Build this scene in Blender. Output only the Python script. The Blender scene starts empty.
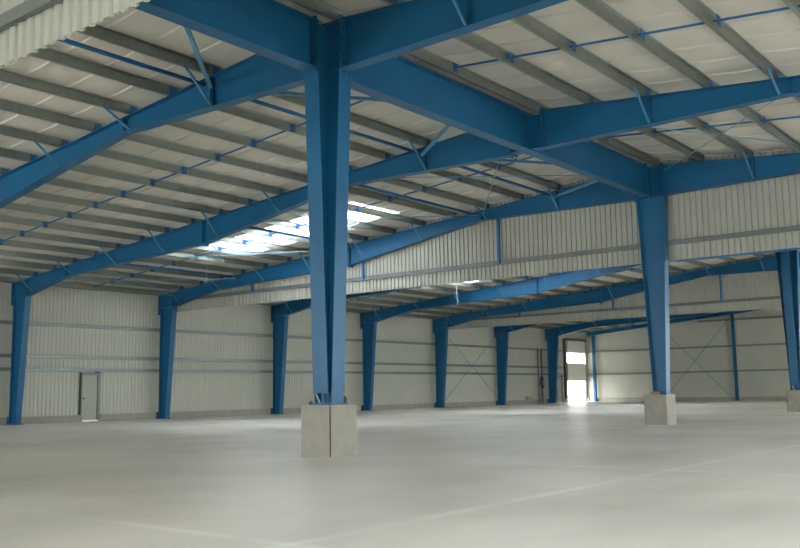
import bpy, bmesh, math, random
from mathutils import Vector, Matrix
random.seed(4)
S = bpy.context.scene
C = S.collection

# ------------------------------------------------------------------ camera
def make_camera():
    yaw, pitch, roll, fpx = -.6718, .1279, -.0151, 908.5
    fw = Vector((math.sin(yaw)*math.cos(pitch), math.cos(yaw)*math.cos(pitch), math.sin(pitch)))
    rt = Vector((math.cos(yaw), -math.sin(yaw), 0)); up = rt.cross(fw)
    R = rt*math.cos(roll) + up*math.sin(roll); U = -rt*math.sin(roll) + up*math.cos(roll)
    cam = bpy.data.cameras.new('camera'); o = bpy.data.objects.new('camera', cam); C.objects.link(o)
    M = Matrix.Identity(4)
    for i in range(3):
        M[i][0] = R[i]; M[i][1] = U[i]; M[i][2] = -fw[i]
    M.translation = Vector((34.292, -11.463, 1.078))
    o.matrix_world = M
    cam.sensor_width = 36; cam.lens = 36*fpx/800; cam.clip_end = 400; cam.clip_start = .05
    S.camera = o
make_camera()

# ------------------------------------------------------------------ light and exposure
w = bpy.data.worlds.new('overcast_sky'); S.world = w; w.use_nodes = True
bgn = w.node_tree.nodes['Background']
bgn.inputs[0].default_value = (.99, 1.0, .985, 1); bgn.inputs[1].default_value = 1.0
S.view_settings.view_transform = 'Standard'; S.view_settings.look = 'None'
S.view_settings.gamma = 1; S.view_settings.use_curve_mapping = False
S.view_settings.exposure = 3.7
S.cycles.use_denoising = True
S.cycles.max_bounces = 12; S.cycles.diffuse_bounces = 8; S.cycles.glossy_bounces = 4
S.cycles.sample_clamp_indirect = 8

# ------------------------------------------------------------------ dimensions (metres)
L = 7.0            # bay length along the building
W = 23.59          # ridge line (interior columns)
SL = .0885         # roof slope
ZE = 5.55          # rafter top at the left wall
def ztop(x):
    return ZE + SL*(x if x <= W else 2*W - x)
PX = [20.53 - 1.362*(15-k) for k in range(18)]     # purlin lines
LINING = .25

# ------------------------------------------------------------------ materials
def s2l(c):
    return tuple((v/255/12.92 if v/255 <= .04045 else ((v/255+.055)/1.055)**2.4) for v in c)
def mat(name, col, rough=.6, metal=0, noise=0, scale=3, bump=0, spec=.5, stretch=(1,1,1)):
    m = bpy.data.materials.new(name); m.use_nodes = True
    nt = m.node_tree; b = nt.nodes['Principled BSDF']
    c = s2l(col) + (1,)
    b.inputs['Base Color'].default_value = c; b.inputs['Roughness'].default_value = rough
    b.inputs['Metallic'].default_value = metal; b.inputs['Specular IOR Level'].default_value = spec
    if noise or bump:
        tc = nt.nodes.new('ShaderNodeNewGeometry'); mp = nt.nodes.new('ShaderNodeMapping')
        mp.inputs['Scale'].default_value = stretch
        nt.links.new(tc.outputs['Position'], mp.inputs[0])
        n = nt.nodes.new('ShaderNodeTexNoise'); n.inputs['Scale'].default_value = scale
        n.inputs['Detail'].default_value = 6
        nt.links.new(mp.outputs[0], n.inputs['Vector'])
    if noise:
        r = nt.nodes.new('ShaderNodeValToRGB')
        r.color_ramp.elements[0].position = .3; r.color_ramp.elements[1].position = .7
        r.color_ramp.elements[0].color = tuple(v*(1-noise) for v in c[:3]) + (1,)
        r.color_ramp.elements[1].color = tuple(min(1, v*(1+noise)) for v in c[:3]) + (1,)
        nt.links.new(n.outputs[0], r.inputs[0]); nt.links.new(r.outputs[0], b.inputs['Base Color'])
    if bump:
        bp = nt.nodes.new('ShaderNodeBump'); bp.inputs['Strength'].default_value = bump
        nt.links.new(n.outputs[0], bp.inputs['Height']); nt.links.new(bp.outputs[0], b.inputs['Normal'])
    return m
BLUE = mat('blue_painted_steel', (26, 90, 130), .38, 0, .07, 1.3, 0, .24)
BLUEP = mat('blue_painted_steel_thin', (33, 94, 146), .35)
GALV = mat('galvanised_steel', (120, 130, 130), .4, .4, .10, 9)
PURL = mat('weathered_galvanised_purlin', (140, 146, 139), .3, .7, .08, 9)
GALVD = mat('dull_galvanised_steel', (104, 112, 110), .5, .3, .10, 6)
SHEET = mat('off_white_wall_sheet', (178, 180, 169), .5, 0, .03, .7)
SHEETD = mat('off_white_curtain_sheet', (160, 162, 152), .5, 0, .03, .9)
LIN = mat('white_insulation_lining', (206, 202, 192), .75, 0, .04, 1.2)
ROOF = mat('grey_roof_sheet', (120, 125, 128), .5)
CONC = mat('cast_concrete', (146, 144, 136), .85, 0, .08, 5, .15)
CURB = mat('wall_kerb_concrete', (150, 148, 138), .9, 0, .10, 3, .15)
DOORM = mat('light_grey_door_paint', (205, 206, 196), .5)
LEAF = mat('grey_door_leaf_paint', (160, 163, 154), .5)
FRAME = mat('grey_door_frame', (120, 124, 120), .5)
DARK = mat('black_seal_and_shadow_strip', (28, 30, 30), .7)
ALU = mat('bright_aluminium', (225, 225, 220), .35, .6)
WOOD = mat('pale_timber', (138, 116, 82), .8, 0, .15, 14)
RUST = mat('rusty_brown', (92, 78, 62), .9, 0, .2, 20)
CABLE = mat('pale_cable', (205, 210, 205), .6)
DCAB = mat('dark_cable', (60, 55, 48), .8)
BOLT = mat('dark_bolt_steel', (24, 60, 95), .6)
GRND = mat('outdoor_concrete', (200, 200, 195), .9)
CARD = mat('tan_box', (170, 150, 118), .85)

def translucent(name, col, fac=1.0):
    m = bpy.data.materials.new(name); m.use_nodes = True; nt = m.node_tree
    nt.nodes.clear()
    o = nt.nodes.new('ShaderNodeOutputMaterial'); t = nt.nodes.new('ShaderNodeBsdfTranslucent')
    d = nt.nodes.new('ShaderNodeBsdfDiffuse'); mx = nt.nodes.new('ShaderNodeMixShader')
    t.inputs[0].default_value = col + (1,); d.inputs[0].default_value = (.8, .8, .8, 1)
    mx.inputs[0].default_value = fac
    nt.links.new(d.outputs[0], mx.inputs[1]); nt.links.new(t.outputs[0], mx.inputs[2])
    nt.links.new(mx.outputs[0], o.inputs[0])
    return m
SKYL = translucent('translucent_skylight_sheet', (.93, .95, .98), .95)
PANE = translucent('translucent_door_pane', (.9, .88, .86), .85)

def floor_mat():
    m = bpy.data.materials.new('power_floated_concrete_floor'); m.use_nodes = True
    nt = m.node_tree; b = nt.nodes['Principled BSDF']; N = nt.nodes.new; K = nt.links.new
    g = N('ShaderNodeNewGeometry')
    def noise(scale, st, det=5, rough=.55):
        mp = N('ShaderNodeMapping'); mp.inputs['Scale'].default_value = st; K(g.outputs['Position'], mp.inputs[0])
        n = N('ShaderNodeTexNoise'); n.inputs['Scale'].default_value = scale; n.inputs['Detail'].default_value = det
        n.inputs['Roughness'].default_value = rough
        K(mp.outputs[0], n.inputs['Vector']); return n.outputs[0]
    def ramp(f, p0, c0, p1, c1):
        r = N('ShaderNodeValToRGB'); e = r.color_ramp.elements
        e[0].position = p0; e[0].color = c0 + (1,); e[1].position = p1; e[1].color = c1 + (1,); K(f, r.inputs[0]); return r.outputs[0]
    def mix(f, a, c, blend='MIX'):
        x = N('ShaderNodeMix'); x.data_type = 'RGBA'; x.blend_type = blend
        if isinstance(f, float): x.inputs[0].default_value = f
        else: K(f, x.inputs[0])
        for s, v in ((6, a), (7, c)):
            if isinstance(v, tuple): x.inputs[s].default_value = v + (1,)
            else: K(v, x.inputs[s])
        return x.outputs[2]
    base = ramp(noise(.16, (1, 1, 1), 4), .38, s2l((190, 188, 180)), .62, s2l((222, 221, 214)))
    base = mix(ramp(noise(.7, (1, .45, 1), 4, .5), .35, (0, 0, 0), .75, (1, 1, 1)), base, s2l((222, 220, 212)))
    stain = ramp(noise(.32, (.6, 1.4, 1), 3, .5), .56, (0, 0, 0), .80, (.38, .38, .38))
    base = mix(stain, base, s2l((190, 165, 128)))
    def line(axis, pos, period, width):      # saw cuts repeated along the floor
        sx = N('ShaderNodeSeparateXYZ'); K(g.outputs['Position'], sx.inputs[0])
        a = N('ShaderNodeMath'); a.operation = 'SUBTRACT'; K(sx.outputs[axis], a.inputs[0]); a.inputs[1].default_value = pos - period/2
        md = N('ShaderNodeMath'); md.operation = 'FLOORED_MODULO'; K(a.outputs[0], md.inputs[0]); md.inputs[1].default_value = period
        s = N('ShaderNodeMath'); s.operation = 'SUBTRACT'; K(md.outputs[0], s.inputs[0]); s.inputs[1].default_value = period/2
        ab = N('ShaderNodeMath'); ab.operation = 'ABSOLUTE'; K(s.outputs[0], ab.inputs[0])
        mr = N('ShaderNodeMapRange'); K(ab.outputs[0], mr.inputs[0]); mr.inputs[1].default_value = 0; mr.inputs[2].default_value = width
        mr.inputs[3].default_value = 1; mr.inputs[4].default_value = 0
        return mr.outputs[0]
    brk = ramp(noise(.8, (1, 1, 1), 3), .35, (.1, .1, .1), .65, (.75, .75, .75))
    for ax, pos, per in ((0, 23.4, 6.1), (1, .15, 6.9)):
        l = line(ax, pos, per, .11)
        mm = N('ShaderNodeMath'); mm.operation = 'MULTIPLY'; K(l, mm.inputs[0]); K(brk, mm.inputs[1])
        base = mix(mm.outputs[0], base, s2l((240, 240, 236)))
    K(base, b.inputs['Base Color'])
    rr = ramp(noise(.5, (1, 1, 1), 6), .3, (.31, .31, .31), .7, (.44, .44, .44)); K(rr, b.inputs['Roughness'])
    b.inputs['Specular IOR Level'].default_value = .5
    return m
FLOOR = floor_mat()

# ------------------------------------------------------------------ mesh helpers
class MB:
    def __init__(s): s.v = []; s.f = []
    def add(s, vs, fs):
        n = len(s.v); s.v += [tuple(v) for v in vs]; s.f += [tuple(i+n for i in f) for f in fs]; return s
    def box(s, x0, x1, y0, y1, z0, z1):
        vs = [(x, y, z) for z in (z0, z1) for x, y in ((x0, y0), (x1, y0), (x1, y1), (x0, y1))]
        return s.add(vs, [(0,3,2,1), (4,5,6,7), (0,1,5,4), (1,2,6,5), (2,3,7,6), (3,0,4,7)])
    def prism(s, poly, a0, a1, fn):
        """poly in (u,v), extruded from a0 to a1; fn(u,v,a) gives the 3-D point"""
        n = len(poly)
        vs = [fn(u, v, a0) for u, v in poly] + [fn(u, v, a1) for u, v in poly]
        fs = [tuple(range(n))[::-1], tuple(range(n, 2*n))] + [(i, (i+1) % n, n+(i+1) % n, n+i) for i in range(n)]
        return s.add(vs, fs)
    def bar(s, p, q, w, h, up=(0,0,1)):
        p, q = Vector(p), Vector(q); d = (q-p).normalized(); u = Vector(up)
        a = d.cross(u).normalized()*w/2; b = a.cross(d).normalized()*h/2
        vs = [p-a-b, p+a-b, p+a+b, p-a+b, q-a-b, q+a-b, q+a+b, q-a+b]
        return s.add(vs, [(0,1,2,3), (7,6,5,4), (0,4,5,1), (1,5,6,2), (2,6,7,3), (3,7,4,0)])
    def tube(s, p, q, r, n=8):
        p, q = Vector(p), Vector(q); d = (q-p).normalized()
        a = d.orthogonal().normalized(); b = d.cross(a)
        vs = []
        for c in (p, q):
            for i in range(n):
                t = 2*math.pi*i/n; vs.append(c + a*r*math.cos(t) + b*r*math.sin(t))
        fs = [tuple(range(n))[::-1], tuple(range(n, 2*n))] + [(i, (i+1) % n, n+(i+1) % n, n+i) for i in range(n)]
        return s.add(vs, fs)
    def path(s, pts, r, n=6):
        for a, b in zip(pts, pts[1:]): s.tube(a, b, r, n)
        return s
    def build(s, name, m, parent=None, smooth=False):
        me = bpy.data.meshes.new(name); me.from_pydata(s.v, [], s.f); me.materials.append(m)
        bm = bmesh.new(); bm.from_mesh(me); bmesh.ops.recalc_face_normals(bm, faces=bm.faces); bm.to_mesh(me); bm.free()
        if smooth:
            for p in me.polygons: p.use_smooth = True
        o = bpy.data.objects.new(name, me); C.objects.link(o)
        if parent:
            o.parent = parent; o.matrix_parent_inverse = Matrix.Translation(-Vector(parent.location))
        return o
def tag(o, label=None, cat=None, group=None, kind=None):
    if label: o['label'] = label
    if cat: o['category'] = cat
    if group: o['group'] = group
    if kind: o['kind'] = kind
    return o
def thing(name, label, cat, loc, group=None):
    o = bpy.data.objects.new(name, None); C.objects.link(o); o.location = loc; o.empty_display_size = .2
    return tag(o, label, cat, group)
def struct(o, label, cat): return tag(o, label, cat, None, 'structure')

# ------------------------------------------------------------------ the setting
struct(MB().box(-.5, 47.6, -21, 56.4, -.2, 0).build('floor', FLOOR), 'smooth grey concrete hall floor with pale joints and stains', 'floor')
struct(MB().box(-80, -.5, -60, 120, -.25, -.03).build('ground', GRND), 'pale paved yard outside the roller door', 'ground')

def profile(length, pitch, kind):
    """corrugation as (along, depth) points; depth 0 = the inner face, positive = away"""
    pts = []; n = int(length/pitch)
    for i in range(n+1):
        a = i*pitch
        if kind == 'groove': seg = ((0, 0), (.80*pitch, 0), (.84*pitch, .016), (.94*pitch, .016), (.98*pitch, 0))
        else: seg = ((0, .042), (.52*pitch, .042), (.60*pitch, 0), (.90*pitch, 0), (.98*pitch, .042))
        for u, d in seg:
            if a+u <= length: pts.append((a+u, d))
    pts.append((length, pts[-1][1]))
    return pts
def sheet_strip(mb, fn, a0, a1, zb, zt, kind='groove', pitch=.18, th=.02):
    """corrugated sheet; fn(a, depth, z) -> point; zb, zt are functions of a"""
    p = profile(a1-a0, pitch, kind); n = len(p); vs = []
    for u, d in p:
        a = a0+u
        vs += [fn(a, d, zb(a)), fn(a, d, zt(a)), fn(a, d+th, zt(a)), fn(a, d+th, zb(a))]
    fs = []
    for i in range(n-1):
        j = 4*i
        fs += [(j, j+4, j+5, j+1), (j+1, j+5, j+6, j+2), (j+2, j+6, j+7, j+3), (j+3, j+7, j+4, j)]
    fs += [(0, 1, 2, 3), (4*n-4, 4*n-1, 4*n-2, 4*n-3)]
    mb.add(vs, fs)

# left wall, with openings for the person doors and the roller door
XW = -.20
wl = MB(); fnL = lambda a, d, z: (XW-d, a, z)
eave = lambda a: ZE+.27
def strip(y0, y1, z0, z1=None): sheet_strip(wl, fnL, y0, y1, lambda a: z0, (lambda a: z1) if z1 else eave)
strip(-21, 10.17, .28); strip(10.17, 11.13, 2.06); strip(11.13, 50.86, .28); strip(50.86, 51.86, 2.0)
strip(51.86, 52.50, .28); strip(52.50, 55.98, 4.9); strip(55.98, 56.35, .28)
struct(wl.build('wall_left', SHEET), 'long left wall of off-white ribbed metal sheet', 'wall')
cb = MB()
for y0, y1 in ((-21, 10.17), (11.13, 50.86), (51.86, 52.5), (55.98, 56.05)):
    cb.box(-.34, -.03, y0, y1, 0, .28)
struct(cb.build('trim_1', CURB), 'low concrete kerb along the foot of the left wall', 'kerb')
gb = MB(); YG = 56.22
sheet_strip(gb, lambda a, d, z: (a, YG+d, z), -.32, W, lambda a: .28, lambda a: ztop(a)+.29, 'groove', .22)
sheet_strip(gb, lambda a, d, z: (a, YG+d, z), W, 36, lambda a: .28, lambda a: ztop(a)+.29, 'groove', .22)
sheet_strip(gb, lambda a, d, z: (a, YG+d, z), 36, 45, lambda a: 4.4, lambda a: ztop(a)+.29, 'groove', .22)  # unseen opening below, added for its sheen on the column flanges
sheet_strip(gb, lambda a, d, z: (a, YG+d, z), 45, 47.4, lambda a: .28, lambda a: ztop(a)+.29, 'groove', .22)
struct(gb.build('wall_back', SHEET), 'far gable end wall of off-white ribbed metal sheet', 'wall')
struct(MB().box(-.34, 36, 56.06, 56.36, 0, .28).build('trim_2', CURB), 'low concrete kerb along the foot of the far gable wall', 'kerb')
# unseen right wall and near end; open bays added to let daylight in
wr = MB()
sheet_strip(wr, lambda a, d, z: (47.38+d, a, z), -21, 19, lambda a: .28, lambda a: ZE+.22)
sheet_strip(wr, lambda a, d, z: (47.38+d, a, z), 19, 37, lambda a: 4.2, lambda a: ZE+.22)
sheet_strip(wr, lambda a, d, z: (47.38+d, a, z), 37, 56.2, lambda a: .28, lambda a: ZE+.22)
struct(wr.build('wall_right', SHEET), 'right wall of off-white ribbed sheet', 'wall')
wf = MB()
sheet_strip(wf, lambda a, d, z: (a, -21-d, z), -.2, 2, lambda a: .0, lambda a: ztop(a)+.29)
sheet_strip(wf, lambda a, d, z: (a, -21-d, z), 2, 16, lambda a: 4.2, lambda a: ztop(a)+.29)
sheet_strip(wf, lambda a, d, z: (a, -21-d, z), 16, W, lambda a: .0, lambda a: ztop(a)+.29)
sheet_strip(wf, lambda a, d, z: (a, -21-d, z), W, 31, lambda a: .0, lambda a: ztop(a)+.29)
sheet_strip(wf, lambda a, d, z: (a, -21-d, z), 31, 47.4, lambda a: 3.6, lambda a: ztop(a)+.29)
struct(wf.build('wall_front', SHEET), 'near end cladding above open bays added for daylight', 'wall')

# roof: quilted white lining that sags a little between purlins, outer sheet above, skylight holes
SKY = [(PX[5]+.60, 15.30, 10.0, 12.5), (PX[5]+.60, 15.30, 24.6, 27.0), (PX[5]+.60, 15.30, 38.6, 41.0)]  # last strip added unseen to brighten the far wall and floor
SKY += [(2*W-PX[8], 2*W-PX[2], y, y+2.5) for y in (-4.0, 3.0, 10.0, 17.0, 24.6, 38.6)]  # right-slope strips added out of view as light sources
SKY += [(2*W-PX[8], 2*W-PX[2], -13.0, -9.2)]  # added out of view to brighten the near floor
def in_sky(x, y, e=1e-4):
    return any(a-e < x < b+e and c-e < y < d+e for a, b, c, d in SKY)
SEAM = .93
def xs_lines():
    xs = set([-.3, 47.48, W])
    P = PX + [2*W-x for x in PX]
    P = sorted(P)
    for a, b in zip(P, P[1:]):
        m = 6 if b-a > 1 else 2
        for i in range(m): xs.add(round(a+(b-a)*i/m, 4))
    xs.add(round(P[-1], 4))
    for a, b, c, d in SKY: xs.add(round(a, 4)); xs.add(round(b, 4))
    return sorted(xs), P
def roof_mesh(lining):
    xs, P = xs_lines()
    if not lining: xs = sorted(set([-.3, 47.48, W] + [round(v, 4) for s in SKY for v in s[:2]]))
    ys = set([-21, 56.4])
    for s in SKY: ys.add(s[2]); ys.add(s[3])
    if lining:
        k = -22
        while k*SEAM+.26 < 56.3:
            y = k*SEAM+.26
            for d in (-.022, 0, .022, .2, .465, .73):
                if -21 < y+d < 56.4: ys.add(round(y+d, 4))
            k += 1
    ys = sorted(ys)
    def seam(y):
        t = ((y-.26) % SEAM)/SEAM; dd = min(t, 1-t)*SEAM
        return dd
    def z(x, y):
        base = ztop(x) + (LINING if lining else LINING+.14)
        if not lining: return base
        i = 0; sag = 0
        for a, b in zip(P, P[1:]):
            if a <= x <= b:
                t = (x-a)/(b-a); sag = .030*math.sin(math.pi*t)*(1 if b-a > 1 else .2); break
        dd = seam(y)
        puff = .020*math.sin(math.pi*min(1, dd/(SEAM/2))*.5)
        lip = .030 if dd < .009 else 0
        return base - sag - puff - lip
    idx = {}; vs = []; fs = []
    def vid(i, j):
        if (i, j) not in idx:
            idx[i, j] = len(vs); vs.append((xs[i], ys[j], z(xs[i], ys[j])))
        return idx[i, j]
    for i in range(len(xs)-1):
        for j in range(len(ys)-1):
            if in_sky((xs[i]+xs[i+1])/2, (ys[j]+ys[j+1])/2): continue
            fs.append((vid(i, j), vid(i, j+1), vid(i+1, j+1), vid(i+1, j)))
    mb = MB(); mb.add(vs, fs); return mb
struct(roof_mesh(True).build('ceiling', LIN), 'white quilted insulation lining under the roof sheets', 'roof lining')
struct(roof_mesh(False).build('roof', ROOF), 'outer metal roof sheets', 'roof')
for n, (a, b, c, d) in enumerate(SKY, 1):
    mb = MB()
    p = profile(d-c, .25, 'rib'); vs = []; fs = []
    for u, dd in p:
        for x in (a-.03, b+.03):
            vs += [(x, c+u, ztop(x)+LINING+.035-dd), (x, c+u, ztop(x)+LINING+.045-dd)]
    for i in range(len(p)-1):
        j = 4*i
        fs += [(j, j+2, j+6, j+4), (j+1, j+5, j+7, j+3), (j, j+4, j+5, j+1), (j+2, j+3, j+7, j+6)]
    mb.add(vs, fs)
    o = mb.build('window_%d' % n, SKYL)
    struct(o, 'bright translucent skylight strip in the roof slope', 'skylight')
    kb = MB()
    for x0, x1, y0, y1 in ((a-.02, b+.02, c-.03, c), (a-.02, b+.02, d, d+.03), (a-.03, a, c, d), (b, b+.03, c, d)):
        zz = lambda x, e: ztop(x)+LINING+e
        vs = [(x, y, zz(x, e)) for e in (-.03, .14) for x, y in ((x0, y0), (x1, y0), (x1, y1), (x0, y1))]
        kb.add(vs, [(0,3,2,1), (4,5,6,7), (0,1,5,4), (1,2,6,5), (2,3,7,6), (3,0,4,7)])
    kb.build('skylight_kerb', LIN, o)

# eave gutter/trim line on top of the left wall
struct(MB().box(-.24, -.1, -21, 56.2, ZE+.02, ZE+.2).build('trim_3', GALVD), 'dark grey eave member where the left wall meets the roof', 'eave trim')

# person doors
def person_door(name, y0, y1, zt, label, leaf_label):
    f = MB()
    f.box(XW-.06, XW+.10, y0, y0+.09, 0, zt); f.box(XW-.06, XW+.10, y1-.13, y1, 0, zt); f.box(XW-.06, XW+.10, y0+.09, y1-.13, zt-.13, zt)
    o = struct(f.build(name, FRAME), label, 'door')
    MB().box(XW-.03, XW+.03, y0+.09, y1-.13, .06, zt-.13).build('door_leaf', LEAF, o)
    MB().box(XW-.02, XW+.14, y0+.09, y1-.14, .0, .06).build('threshold', ALU, o)
    MB().box(XW+.101, XW+.13, y0-.04, y0+.02, .25, zt).build('jamb_shadow_strip', DARK, o)  # dark strip drawn in for the shadow line along the jamb
    MB().tube((XW+.03, y0+.19, .96), (XW+.09, y0+.19, .96), .028, 10).build('door_knob', DARK, o)
    MB().box(XW+.101, XW+.125, y1-.30, y1-.02, zt-.03, zt+.06).build('door_closer', DARK, o)
person_door('door_1', 10.17, 11.13, 2.06, 'light grey person door in the left wall between first two columns', None)
person_door('door_3', 50.86, 51.86, 2.0, 'far person door beside the roller door opening', None)

# roller (sectional) door, half raised
f = MB()
f.box(XW-.10, XW+.16, 52.25, 52.52, 0, 4.95); f.box(XW-.10, XW+.03, 55.95, 56.03, 0, 4.95); f.box(XW-.10, XW+.16, 52.52, 55.95, 4.82, 5.02)
rd = struct(f.build('door_2', mat('dark_grey_door_frame', (78, 80, 76), .6)), 'tall sectional roller door half open to bright daylight at the far corner', 'door')
p = MB()
for z0, z1 in ((1.72, 2.33), (2.33, 3.0), (3.92, 4.35), (4.35, 4.82)):
    p.box(XW-.02, XW+.03, 52.52, 55.95, z0, z1)
p.build('door_panel', DOORM, rd)
wn = MB(); wn.box(XW-.02, XW+.035, 52.52, 55.95, 3.0, 3.04); wn.box(XW-.02, XW+.035, 52.52, 55.95, 3.88, 3.92); wn.box(XW-.02, XW+.035, 52.52, 55.95, 3.47, 3.52)
for i in range(5):
    y = 52.52+i*3.43/4; wn.box(XW-.02, XW+.035, max(52.52, y-.025), min(55.95, y+.025), 3.0, 3.92)
wf_ = wn.build('window_frame', DOORM, rd)
for r, (z0, z1) in enumerate(((3.04, 3.47), (3.52, 3.88))):
    for i in range(4):
        y = 52.545+i*3.43/4
        MB().box(XW, XW+.012, y, y+3.43/4-.05, z0, z1).build('pane', PANE, wf_)
MB().box(XW-.03, XW+.05, 52.52, 55.95, 1.66, 1.72).build('bottom_seal', DARK, rd)
MB().path([(XW+.2, 52.54, 0), (XW+.2, 52.54, 4.5), (XW+.35, 52.54, 4.85), (XW+2.4, 52.54, 5.0)], .025).build('guide_rail', GALVD, rd)

# ------------------------------------------------------------------ steel frames
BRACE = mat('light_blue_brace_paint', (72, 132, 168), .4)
FWD = .125    # half flange width
def ord_(i): return ['first', 'second', 'third', 'fourth', 'fifth', 'sixth', 'seventh', 'eighth', 'ninth', 'tenth', 'eleventh', 'twelfth', 'thirteenth', 'fourteenth', 'fifteenth', 'sixteenth', 'seventeenth', 'eighteenth'][i]

def wall_column(i, label):
    Y = i*L+{6: .25, 7: .35}.get(i, .08)
    t = thing('wall_column', label, 'column', (0, Y, 0), 'tapered blue columns along the left wall')
    zt = 4.99
    P = lambda u, v, a: (u, Y+a, v)
    MB().prism([(.14, 0), (.58, 0), (1.0, zt), (.14, zt)], -.006, .006, P).build('web', BLUE, t)
    MB().prism([(.125, 0), (.14, 0), (.14, zt), (.125, zt)], -FWD, FWD, P).build('outer_flange', BLUE, t)
    MB().prism([(.58, 0), (.597, 0), (1.017, zt), (1.0, zt)], -FWD, FWD, P).build('inner_flange', BLUE, t)
    MB().box(-.025, .65, Y-.17, Y+.17, 0, .03).build('base_plate', BLUE, t)
    MB().box(-.02, .125, Y-.12, Y+.12, .03, .30).build('base_bracket', BLUE, t)
    MB().box(.03, 1.0, Y-FWD, Y+FWD, zt-.02, zt).build('cap_plate', BLUE, t)
    return t

BOT = [(0, 4.99), (1.03, 5.0), (3.75, 5.50), (11.6, 5.84), (17.6, 6.79), (23.14, 6.70)]
def bot(x):
    for (a, za), (b, zb) in zip(BOT, BOT[1:]):
        if a <= x <= b: return za+(zb-za)*(x-a)/(b-a)
    return BOT[-1][1]
def rafter(i, side, label, group):
    Y = i*L+({6: .25, 7: .35}.get(i, .08) if i and side < 0 else 0); m = (lambda x: x) if side < 0 else (lambda x: 2*W-x)
    P = lambda u, v, a: (m(u), Y+a, v)
    XE = 23.14
    t = thing('rafter', label, 'roof beam', (m(.5), Y, 5.0), group)
    poly = BOT + [(XE, ztop(XE)), (0, ztop(0))]
    MB().prism(poly, -.006, .006, P).build('web', BLUE, t)
    MB().prism([(0, ztop(0)-.015), (XE, ztop(XE)-.015), (XE, ztop(XE)), (0, ztop(0))], -FWD, FWD, P).build('top_flange', BLUE, t)
    bf = MB()
    for (a, za), (b, zb) in zip(BOT[1:], BOT[2:]):
        bf.prism([(a, za-.017), (b, zb-.017), (b, zb), (a, za)], -FWD, FWD, P)
    bf.build('bottom_flange', BLUE, t)
    MB().prism([(-.03, 4.66), (0, 4.66), (0, ztop(0)), (-.03, ztop(0))], -FWD-.01, FWD+.01, P).build('end_plate', BLUE, t)
    MB().prism([(0, 4.99), (1.0, 4.99), (1.0, 5.012), (0, 5.012)], -FWD, FWD, P).build('knee_plate', BLUE, t)
    MB().prism([(.97, 5.01), (.985, 5.01), (.985, ztop(1)-.02), (.97, ztop(1)-.02)], -FWD, FWD, P).build('stiffener', BLUE, t)
    MB().prism([(XE, 6.67), (XE+.022, 6.67), (XE+.022, ztop(XE)+.06), (XE, ztop(XE)+.06)], -FWD-.01, FWD+.01, P).build('end_plate', BLUE, t)
    sp = MB().prism([(11.575, 5.75), (11.625, 5.75), (11.625, ztop(11.6)+.0), (11.575, ztop(11.6)+.0)], -FWD-.01, FWD+.01, P)
    spo = sp.build('splice_plate', BLUE, t)
    for x in (3.75, 17.6, 20.5):
        MB().prism([(x-.006, bot(x)), (x+.006, bot(x)), (x+.006, ztop(x)-.015), (x-.006, ztop(x)-.015)], -FWD+.01, FWD-.01, P).build('stiffener', BLUE, t)
    # bolts in the joint with the centre column and the splice
    bl = MB()
    for xb, zs in ((XE-.035, (6.62, 6.80, 6.95, 7.25, 7.42)), (11.54, (5.79, 5.92, 6.3, 6.46))):
        for zb in zs:
            for dy in (-.07, .07):
                MB().tube(P(xb, zb, dy), P(xb+.04, zb, dy), .018, 6).build('bolt', BOLT, t)
    for k, x in enumerate(PX):
        if x < .5 or x > XE: continue
        mb = MB(); z = ztop(x)
        mb.prism([(x+.012, z), (x+.022, z), (x+.022, z+.20), (x+.012, z+.20)], -.09, .09, P)
        mb.build('purlin_cleat', BLUEP, t)
    for k in (1, 3, 5, 7, 9, 11, 13, 15):
        x = PX[k]
        for s in (-1, 1):
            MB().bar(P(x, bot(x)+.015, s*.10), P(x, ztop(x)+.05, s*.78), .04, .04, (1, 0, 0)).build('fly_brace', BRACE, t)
    return t

VIEWN = {0: 'nearest', 1: 'second nearest', 2: 'third nearest'}
for i, lab in ((1, 'tapered blue wall column left of the first person door, nearest in view'),
               (2, 'tapered blue wall column just right of the light grey person door'),
               (3, 'tapered blue wall column left of the foremost centre column'),
               (4, 'tapered blue wall column just right of the foremost centre column'),
               (5, 'tapered blue wall column at the left end of the crossed wall rods'),
               (6, 'tapered blue wall column at the right end of the crossed wall rods'),
               (7, 'tapered blue wall column beside the far person door and roller door')):
    wall_column(i, lab)
RG = 'tapered blue rafters over the left half of the hall'
for i, lab in ((0, 'nearest left rafter, blue, reaching the top of the foremost centre column'),
               (1, 'blue left rafter from the first visible wall column to mid ridge beam'),
               (2, 'blue left rafter above the nearer sheet curtain, ending at second centre column'),
               (3, 'blue left rafter first beyond the nearer sheet curtain'),
               (4, 'blue left rafter second beyond the nearer sheet curtain, with lit web'),
               (5, 'blue left rafter directly above the farther sheet curtain'),
               (6, 'blue left rafter first beyond the farther sheet curtain'),
               (7, 'blue left rafter meeting the wall column beside the roller door')):
    rafter(i, -1, lab, RG)
RG2 = 'tapered blue rafters over the right half of the hall'
for i, lab in ((0, 'blue right rafter running out of the top of the foremost centre column'),
               (1, 'blue right rafter bolted to the middle of the ridge beam'),
               (2, 'blue right rafter over the sheet curtain, from the second centre column')):
    rafter(i, 1, lab, RG2)

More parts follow.
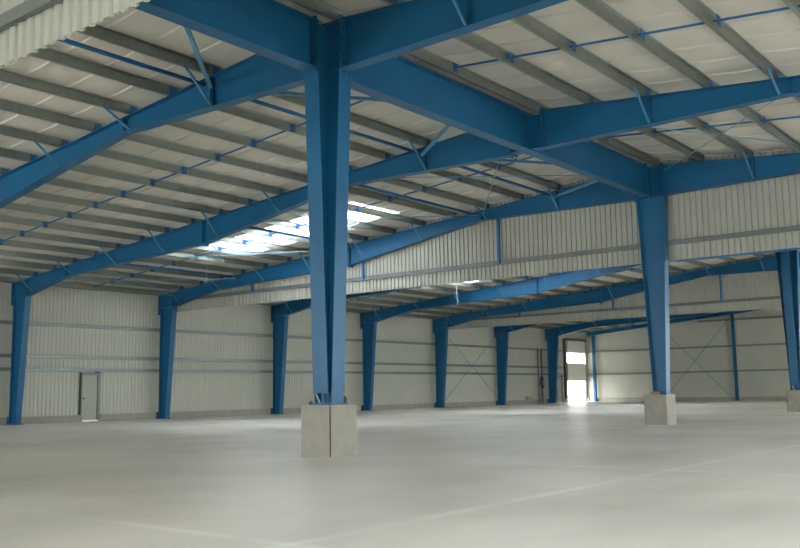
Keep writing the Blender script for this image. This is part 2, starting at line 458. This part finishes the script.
# gable frame at the far end: shallow beam and slender posts
g = thing('gable_rafter', 'shallow blue beam along the top of the far gable wall', 'roof beam', (0, 56, 5))
P = lambda u, v, a: (u, 56.0+a, v)
MB().prism([(0, ztop(0)-.28), (W, ztop(W)-.28), (W, ztop(W)), (0, ztop(0))], -.005, .005, P).build('web', BLUE, g)
for e in (0, -.27):
    MB().prism([(0, ztop(0)+e-.012), (W, ztop(W)+e-.012), (W, ztop(W)+e), (0, ztop(0)+e)], -.08, .08, P).build('flange', BLUE, g)
for x, lab in ((.60, 'blue corner post right of the roller door'), (5.9, 'slender blue gable post behind the second centre column'),
               (11.85, 'slender blue gable post at right end of crossed gable rods'), (17.8, 'slender blue gable post behind the farthest centre column')):
    t = thing('gable_post', lab, 'post', (x, 55.92, 0), 'slender posts of the far gable wall')
    zt = ztop(x)-.30
    MB().box(x-.006, x+.006, 55.82, 56.02, 0, zt).build('web', BLUE, t)
    MB().box(x-.09, x+.09, 55.81, 55.82, 0, zt).build('flange', BLUE, t)
    MB().box(x-.09, x+.09, 56.02, 56.03, 0, zt).build('flange', BLUE, t)
    MB().box(x-.12, x+.12, 55.78, 56.05, 0, .02).build('base_plate', BLUE, t)

# centre columns
RX = {0: W, 2: W+.07, 4: W}
HB = .338; ZB = .86
def centre_column(i, cruciform, label, plabel):
    Y = i*L; W = 23.59
    pl = MB()
    c = .012
    pl.prism([(-HB+c, -HB), (HB-c, -HB), (HB, -HB+c), (HB, HB-c), (HB-c, HB), (-HB+c, HB), (-HB, HB-c), (-HB, -HB+c)], 0, ZB, lambda u, v, a: (W+u, Y+v, a))
    po = pl.build('concrete_plinth', CONC); tag(po, plabel, 'plinth', 'concrete plinths under the centre columns')
    if i == 0: MB().box(W+HB-.014, W+HB+.002, Y-HB-.002, Y-HB+.014, .02, ZB-.01).build('corner_seam', DCAB, po)
    W = RX[i]
    t = thing('centre_column', label, 'column', (W, Y, ZB), 'blue columns on concrete plinths along the middle of the hall')
    z0, z1, zt = ZB+.03, 6.68, 7.56
    d = lambda z: .18 + (.41-.18)*min(1, (z-z0)/(z1-z0))
    P = lambda u, v, a: (W+u, Y+a, v)
    for_web = [(-d(z0), z0), (d(z0), z0), (d(z1), z1), (.41, zt), (-.41, zt), (-d(z1), z1)]
    MB().prism(for_web, -.006, .006, P).build('web', BLUE, t)
    for s in (-1, 1):
        poly = [(s*d(z0), z0), (s*d(z0)+s*.018, z0), (s*(d(z1)+.018), z1), (s*.428, zt), (s*.41, zt), (s*d(z1), z1)]
        MB().prism(poly, -.15, .15, P).build('flange', BLUE, t)
    MB().prism([(-.41, zt), (.41, zt), (.41, zt+.02), (-.41, zt+.02)], -.15, .15, P).build('cap_plate', BLUE, t)
    MB().box(W-.25, W+.25, Y-.22, Y+.22, ZB, ZB+.03).build('base_plate', BLUE, t)
    for s in (-1, 1):
        st = MB().prism([(s*.41, z1), (s*.01, z1), (s*.01, z1+.015), (s*.41, z1+.015)], -.145, .145, P).build('stiffener', BLUE, t)
    if cruciform:
        Q = lambda u, v, a: (W+a, Y+u, v)
        e = lambda z: .19 + (.39-.19)*min(1, (z-z0)/(z1-z0))
        zs = 1.06
        for s in (-1, 1):
            MB().prism([(s*.008, zs), (s*e(zs), zs), (s*e(z1), z1), (s*.39, zt), (s*.008, zt)], -.006, .006, Q).build('side_web', BLUE, t)
            MB().prism([(s*e(zs), zs), (s*(e(zs)+.018), zs), (s*(e(z1)+.018), z1), (s*.408, zt), (s*.39, zt), (s*e(z1), z1)], -.165, .165, Q).build('side_flange', BLUE, t)
        MB().tube((W-.03, Y-.10, ZB+.03), (W-.03, Y-.10, 1.06), .035, 10).build('anchor_sleeve', BLUE, t)
        MB().bar((W-.15, Y-.16, 1.05), (W-.06, Y-.16, ZB+.03), .02, .02).build('grout_tube', CABLE, t)
    else:
        Q = lambda u, v, a: (W+a, Y+u, v)
        for s in (-1, 1):
            MB().prism([(s*.008, z1-.0), (s*.14, z1), (s*.14, zt), (s*.008, zt)], -.006, .006, Q).build('stiffener', BLUE, t)
centre_column(0, True, 'foremost blue cross-shaped column, tallest in the picture, on its plinth', 'foremost and largest grey concrete plinth block')
centre_column(2, False, 'second blue centre column, tapered I section, right of middle', 'mid-sized concrete plinth block under the second centre column')
centre_column(4, True, 'farthest blue centre column, cut by the right picture edge', 'smallest concrete plinth block at the right picture edge')

# ridge beams between centre columns
def ridge_beam(i0, i1, label):
    y0, y1 = i0*L+.43, i1*L-.43
    t = thing('ridge_beam', label, 'beam', (W, y0, 6.7), 'blue ridge beams between the centre columns')
    Z0, Z1 = 6.69, 7.56
    MB().box(W-.006, W+.006, y0, y1, Z0, Z1).build('web', BLUE, t)
    MB().box(W-.15, W+.15, y0, y1, Z0-.02, Z0).build('bottom_flange', BLUE, t)
    MB().box(W-.15, W+.15, y0, y1, Z1-.02, Z1).build('top_flange', BLUE, t)
    for y in (y0, y1-.02):
        MB().box(W-.16, W+.16, y, y+.02, 6.62, 7.62).build('end_plate', BLUE, t)
    ym = (i0+i1)/2*L
    st = MB(); st.box(W-.41, W-.006, ym-.006, ym+.006, 6.71, 7.54); st.box(W+.006, W+.41, ym-.006, ym+.006, 6.71, 7.54)
    st.build('connection_bracket', BLUE, t)
    for s in (-1, 1):
        MB().box(*sorted((W+s*.41, W+s*.43)), ym-.15, ym+.15, 6.69, 7.6).build('connection_plate', BLUE, t)
        MB().box(*sorted((W+s*.15, W+s*.41)), ym-.14, ym+.14, 6.70, 6.72).build('bracket_flange', BLUE, t)
    bl = MB()
    for y, s in ((y0, 1), (y1-.02, -1)):
        for z in (6.75, 6.95, 7.3, 7.45):
            for dx in (-.08, .08): MB().tube((W+dx, y+s*.02, z), (W+dx, y+s*.055, z), .018, 6).build('bolt', BOLT, t)
ridge_beam(-2, 0, 'blue ridge beam running out of the picture top, left of foremost column')
ridge_beam(0, 2, 'deep blue ridge beam from the foremost to the second centre column')

# ------------------------------------------------------------------ purlins and girts
def purlin(x, y0, y1, side, label, group):
    """C section, bottom flange and lip towards -X"""
    m = x if side < 0 else 2*W-x-.08
    t = .006; z = ztop(m)+.012; h = .20
    poly = [(0, 0), (0, h), (.065, h), (.065, h-t), (t, h-t), (t, -0), (t, -t*0), (-.062, 0), (-.062, .02), (-.062+t, .02), (-.062+t, t), (0, t)]
    poly = [(t, 0), (t, h-t), (.065, h-t), (.065, h), (0, h), (0, t), (-.062+t, t), (-.062+t, .02), (-.062, .02), (-.062, 0)]
    mb = MB().prism(poly, y0, y1, lambda u, v, a: (m+u, a, z+v))
    o = mb.build('purlin', PURL); tag(o, label, 'purlin', group)
    n0 = math.ceil((y0+.1)/L); n1 = int((y1-.1)//L)
    for i in range(n0, n1+1):
        Yc = i*L
        if Yc-.6 < y0 or Yc+.6 > y1: continue
        MB().box(m+t, m+t+.004, Yc-.55, Yc+.55, z+.012, z+h-.012).build('lap_joint', PURL, o)
for k, x in enumerate(PX):
    nm = 'galvanised purlin of the left slope, ' + (('the %s up from the left wall' % ord_(k)) if k < 9 else ('the %s down from the ridge' % ord_(17-k)))
    purlin(x, -14, 56.05, -1, nm, 'galvanised purlins under the left roof slope')
for k in range(17, 10, -1):
    purlin(PX[k], -14, 28, 1, 'galvanised purlin of the right slope, the %s down from the ridge' % ord_(17-k), 'galvanised purlins under the right roof slope')

for z, lab in ((3.92, 'uppermost grey rail across the left wall'), (2.61, 'middle grey rail across the left wall'), (2.08, 'lowest grey rail across the left wall, level with the door head')):
    mb = MB()
    segs = [(-21, 51.9)] if z > 2.09 else [(-21, 10.17), (10.17, 51.9)]
    for y0, y1 in [(-21, 51.98)]:
        poly = [(.16, 0), (0, 0), (0, .03), (.006, .03), (.006, .006), (.154, .006), (.154, .134), (.006, .134), (.006, .11), (0, .11), (0, .14), (.16, .14)]
        mb.prism(poly, y0, y1, lambda u, v, a: (XW+.005+u, a, z+v))
    tag(mb.build('wall_girt', GALV), lab, 'rail', 'grey rails on the left wall')
for z, lab in ((5.86, 'uppermost grey rail across the far gable wall'), (3.92, 'middle grey rail across the far gable wall'), (2.09, 'lowest grey rail across the far gable wall')):
    x0 = max(.0, (z+.5-ZE)/SL) if z > 5 else 0
    mb = MB(); poly = [(-.16, 0), (0, 0), (0, .03), (-.006, .03), (-.006, .006), (-.154, .006), (-.154, .134), (-.006, .134), (-.006, .11), (0, .11), (0, .14), (-.16, .14)]
    mb.prism(poly, x0, W+6, lambda u, v, a: (a, YG-.005+u, z+v))
    tag(mb.build('wall_girt', GALV), lab, 'rail', 'grey rails on the far gable wall')

# ------------------------------------------------------------------ hanging sheet curtains
def curtain(Y, x0, x1, zb, label, posts, rail_from=None, zr=.45):
    t = thing('sheet_curtain', label, 'cladding curtain', ((x0+x1)/2, Y, zb), 'ribbed sheet curtains hung under the rafters')
    mb = MB()
    def part_(a, b):
        sheet_strip(mb, lambda x, d, z: (x, Y+.042-d, z), a, b, lambda x: zb, lambda x: ztop(x)+.19, 'rib', .172, -.012)
    if x0 < W < x1: part_(x0, W); part_(W, x1)
    else: part_(x0, x1)
    mb.build('ribbed_sheet', SHEETD, t)
    zg = zb+zr
    poly = [(-.07, 0), (0, 0), (0, .03), (-.006, .03), (-.006, .006), (-.064, .006), (-.064, .134), (-.006, .134), (-.006, .11), (0, .11), (0, .14), (-.07, .14)]
    MB().prism(poly, x0, x1, lambda u, v, a: (a, Y-.015+u, zg+v)).build('curtain_rail', GALVD, t)  # darker steel colour stands in for the shadow on the rail
    for x in posts:
        mb = MB(); top = (bot(x) if x < W else bot(2*W-x))
        mb.box(x-.045, x+.045, Y-.17, Y-.09, zg+.02, top-.03)
        mb.build('hanger_post', BLUEP, t)
    if rail_from:
        MB().box(rail_from, x1, Y+.06, Y+.11, zb-.05, zb+.0).build('bottom_rail', BLUEP, t)
curtain(14.22, .95, 33.5, 4.76, 'nearer long off-white ribbed sheet curtain hanging across the hall', (6.1, 12.2, 18.2), 24.2)
curtain(35.22, .95, 30, 4.86, 'farther off-white ribbed sheet curtain, low beyond the nearer one', (6.3, 12.3, 18.3))
curtain(-6.78, 23.0, 33.5, 4.60, 'off-white ribbed sheet curtain corner at the upper left picture edge', (), None, .37)

# ------------------------------------------------------------------ sag bars, struts, wind bracing rods
for i in range(-1, 8):
    Y = i*L+3.5
    if i == -1: lab = 'blue sag bar line nearest the camera, left slope'
    else: lab = 'blue sag bar line of the left slope, %s bay from the foremost column' % ord_(i)
    t = thing('sag_bar', lab, 'sag bar', (0, Y, 5.6), 'blue sag bars under the left slope')
    mb = MB()
    for a, b in zip(PX, PX[1:]):
        mb.tube((a+.0, Y, ztop(a)+.11), (b-.0, Y, ztop(b)+.11), .023, 6)
    mb.build('tie_bar', BLUEP, t)
    for x in PX[1:]:
        MB().box(x+.010, x+.022, Y-.075, Y+.075, ztop(x)+.01, ztop(x)+.2).build('clip', BLUEP, t)
for i in (-1, 0, 1):
    Y = i*L+3.5
    t = thing('sag_bar', ['blue sag bar line nearest the camera, right slope', 'blue sag bar line of the right slope in front of the middle rafter', 'blue sag bar line of the right slope behind the middle rafter'][i+1], 'sag bar', (2*W-20, Y, 7.2), 'blue sag bars under the right slope')
    mb = MB(); xs = [2*W-x for x in PX[10:]][::-1]
    for a, b in zip(xs, xs[1:]):
        mb.tube((a, Y, ztop(a)+.11), (b, Y, ztop(b)+.11), .023, 6)
    mb.build('tie_bar', BLUEP, t)
    for x in xs:
        MB().box(x+.010, x+.022, Y-.075, Y+.075, ztop(x)+.01, ztop(x)+.2).build('clip', BLUEP, t)

def strut(x, i, label):
    z = ztop(x)-.06
    mb = MB().tube((x, i*L+.02, z), (x, (i+1)*L-.02, z), .045, 10)
    o = mb.build('strut_tube', BLUEP, None, True); tag(o, label, 'strut', 'blue tubes spanning from rafter to rafter')
    for y in (i*L+.10, (i+1)*L-.10):
        MB().box(x-.06, x+.06, y-.08, y+.08, z-.012, z+.012).build('end_plate', BLUEP, o)
for i, lab in ((-1, 'blue strut tube reaching the nearest left rafter from the upper left'), (0, 'blue strut tube behind the foremost column, near the ridge'),
               (1, 'blue strut tube passing just below the ridge beam beyond middle rafter'), (2, 'blue strut tube near the ridge, first behind the nearer curtain'),
               (3, 'blue strut tube near the ridge, second behind the nearer curtain')):
    strut(20.2, i, lab)
for x, lab in ((5.2, 'blue strut tube low on the left slope, left of the skylight'), (11.9, 'blue strut tube crossing under the bright skylight'),
               (17.3, 'blue strut tube right of the skylight, ending at the rafter bend')):
    strut(x, 1, lab)
def dbrace(i, s, label):
    mb = MB().bar((20.45, i*L+s*.05, 7.15), (W-.12, i*L+s*3.05, 6.72 if s < 0 else 6.95), .07, .06)
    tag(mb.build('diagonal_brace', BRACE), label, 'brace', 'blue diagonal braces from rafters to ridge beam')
dbrace(0, -1, 'blue diagonal brace left of the foremost column, under the ridge beam')
dbrace(0, 1, 'blue diagonal brace behind the top of the foremost column')
dbrace(1, -1, 'blue diagonal brace right of the foremost column, in front of middle rafter')
dbrace(1, 1, 'blue diagonal brace just beyond the middle rafter, under the ridge beam')
dbrace(2, -1, 'short blue diagonal brace left of the second centre column top')

def rod(p, q, label, r=.012, m=BLUEP, name='bracing_rod', group='thin crossed bracing rods'):
    tag(MB().tube(p, q, r, 6).build(name, m), label, 'bracing rod', group)
N = [(.9, 5.2), (5.2, 11.45), (11.75, 17.45), (17.7, 23.05)]
RM = mat('pale_blue_rod', (120, 165, 185), .5)
names_ = ['beside the left wall', 'at the low end of the skylight', 'at the high end of the skylight', 'next to the ridge beam']
for n, (a, b) in enumerate(N):
    za, zb = ztop(a)-.13, ztop(b)-.13
    rod((a, 7.05, za), (b, 13.95, zb), 'thin roof bracing rod %s, running up and away' % names_[n], .014, RM)
    rod((a, 13.95, za-.03), (b, 7.05, zb-.03), 'thin roof bracing rod %s, towards the camera' % names_[n], .014, RM)
rod((2*W-23.05, 7.05, 7.45), (2*W-17.5, 13.95, 6.98), 'thin roof bracing rod on the right slope, falling away', .013, RM)
rod((2*W-23.05, 13.95, 7.42), (2*W-17.5, 7.05, 6.95), 'thin roof bracing rod on the right slope, falling towards the camera', .013, RM)
rod((.12, 35.7, 4.95), (.12, 42.4, .32), 'thin wall bracing rod falling to the right, left wall', .016, GALVD)
rod((.16, 35.7, .32), (.16, 42.3, 4.95), 'thin wall bracing rod rising to the right, left wall', .016, GALVD)
rod((6.0, 55.74, 6.0), (11.75, 55.74, .05), 'thin gable bracing rod falling to the right', .018, BLUEP)
rod((6.3, 55.70, .05), (11.7, 55.70, 6.0), 'thin gable bracing rod rising to the right', .018, BLUEP)

# ------------------------------------------------------------------ small things
def cord(x, y, z0, z1, label):
    pts = [(x+.015*math.sin(k*1.3), y+.01*math.cos(k), z0+(z1-z0)*k/8) for k in range(9)]
    tag(MB().path(pts, .010).build('hanging_cord', CABLE), label, 'cord', 'pale cords hanging from the skylights')
cord(5.72, 12, ztop(5.72)+.22, 5.50, 'pale cord hanging near the low end of the nearer skylight')
cord(8.15, 26, ztop(8.15)+.34, 5.32, 'pale cord hanging below the farther skylight, under the nearer curtain')
pts = [(13.4+.5*math.cos(a)*(.4+a/9), 11.6+.35*math.sin(a), 6.72-.02*a) for a in [k*.5 for k in range(14)]]
tag(MB().path([(13.9, 11.9, ztop(13.9)+.2), (13.9, 11.9, 6.85)] + pts, .012).build('looped_cable', CABLE), 'pale looped cable dangling under the high end of the skylight', 'cable')

# cable ladder with coil on the left wall, far end
t = thing('cable_ladder', 'dark vertical cable ladder on the left wall between far columns', 'cable ladder', (XW+.2, 48.3, 0))
for y in (47.95, 48.5):
    MB().box(XW+.18, XW+.24, y, y+.07, .02, 4.1).build('side_rail', GALVD, t)
for k in range(12):
    MB().box(XW+.19, XW+.23, 48.02, 48.5, .3+k*.33, .34+k*.33).build('rung', GALVD, t)
MB().path([(XW+.27, 48.3, .05), (XW+.27, 48.28, 1.0), (XW+.27, 48.34, 2.2), (XW+.27, 48.28, 3.9)], .02).build('cable', DCAB, t)
coil = MB()
for k in range(4):
    c = [(XW+.30+.015*k, 48.3+.30*math.cos(a)*(1-.06*k), 1.55+.42*math.sin(a)*(1-.05*k)-.03*k) for a in [j*math.pi/8 for j in range(17)]]
    coil.path(c, .022)
tag(coil.build('cable_coil', DCAB), 'brown coiled cable hanging on the far cable ladder', 'cable coil')
bx = thing('cardboard_box', 'small tan box on the kerb of the left wall near the cable ladder', 'box', (-.11, 46.75, .28))
MB().box(-.18, -.04, 46.35, 47.15, .281, .50).build('box_body', CARD, bx)
MB().box(-.185, -.035, 46.34, 47.16, .50, .53).build('box_lid', CARD, bx)
# packing on the plinths
wd = MB(); wd.bar((W-.15, 2*L-.26, ZB+.03), (W+.14, 2*L-.26, ZB+.03), .08, .06)
wd.bar((W-.13, 2*L-.26, ZB+.078), (W+.10, 2*L-.26, ZB+.078), .07, .035)
tag(wd.build('timber_packing', WOOD), 'stacked timber packing at the foot of the second centre column', 'timber block')
def lump(name, c, r, m, label, cat):
    bm = bmesh.new(); bmesh.ops.create_icosphere(bm, subdivisions=3, radius=1)
    for v in bm.verts:
        n = v.co.normalized(); k = 1+.18*math.sin(7*n.x+3*n.z)+.12*math.sin(9*n.y+5*n.z)
        v.co = Vector((c[0]+n.x*r[0]*k, c[1]+n.y*r[1]*k, c[2]+max(n.z, -.8)*r[2]*k))
    me = bpy.data.meshes.new(name); bm.to_mesh(me); bm.free(); me.materials.append(m)
    o = bpy.data.objects.new(name, me); C.objects.link(o); tag(o, label, cat)
lump('mortar_lump', (W+.10, .245, ZB+.07), (.07, .06, .09), RUST, 'rust-brown mortar lump right of the foremost column foot', 'mortar lump')
lump('mortar_lump', (W-.235, -.20, ZB+.025), (.03, .035, .04), RUST, 'small brown mortar lump left of the foremost column foot', 'mortar lump')
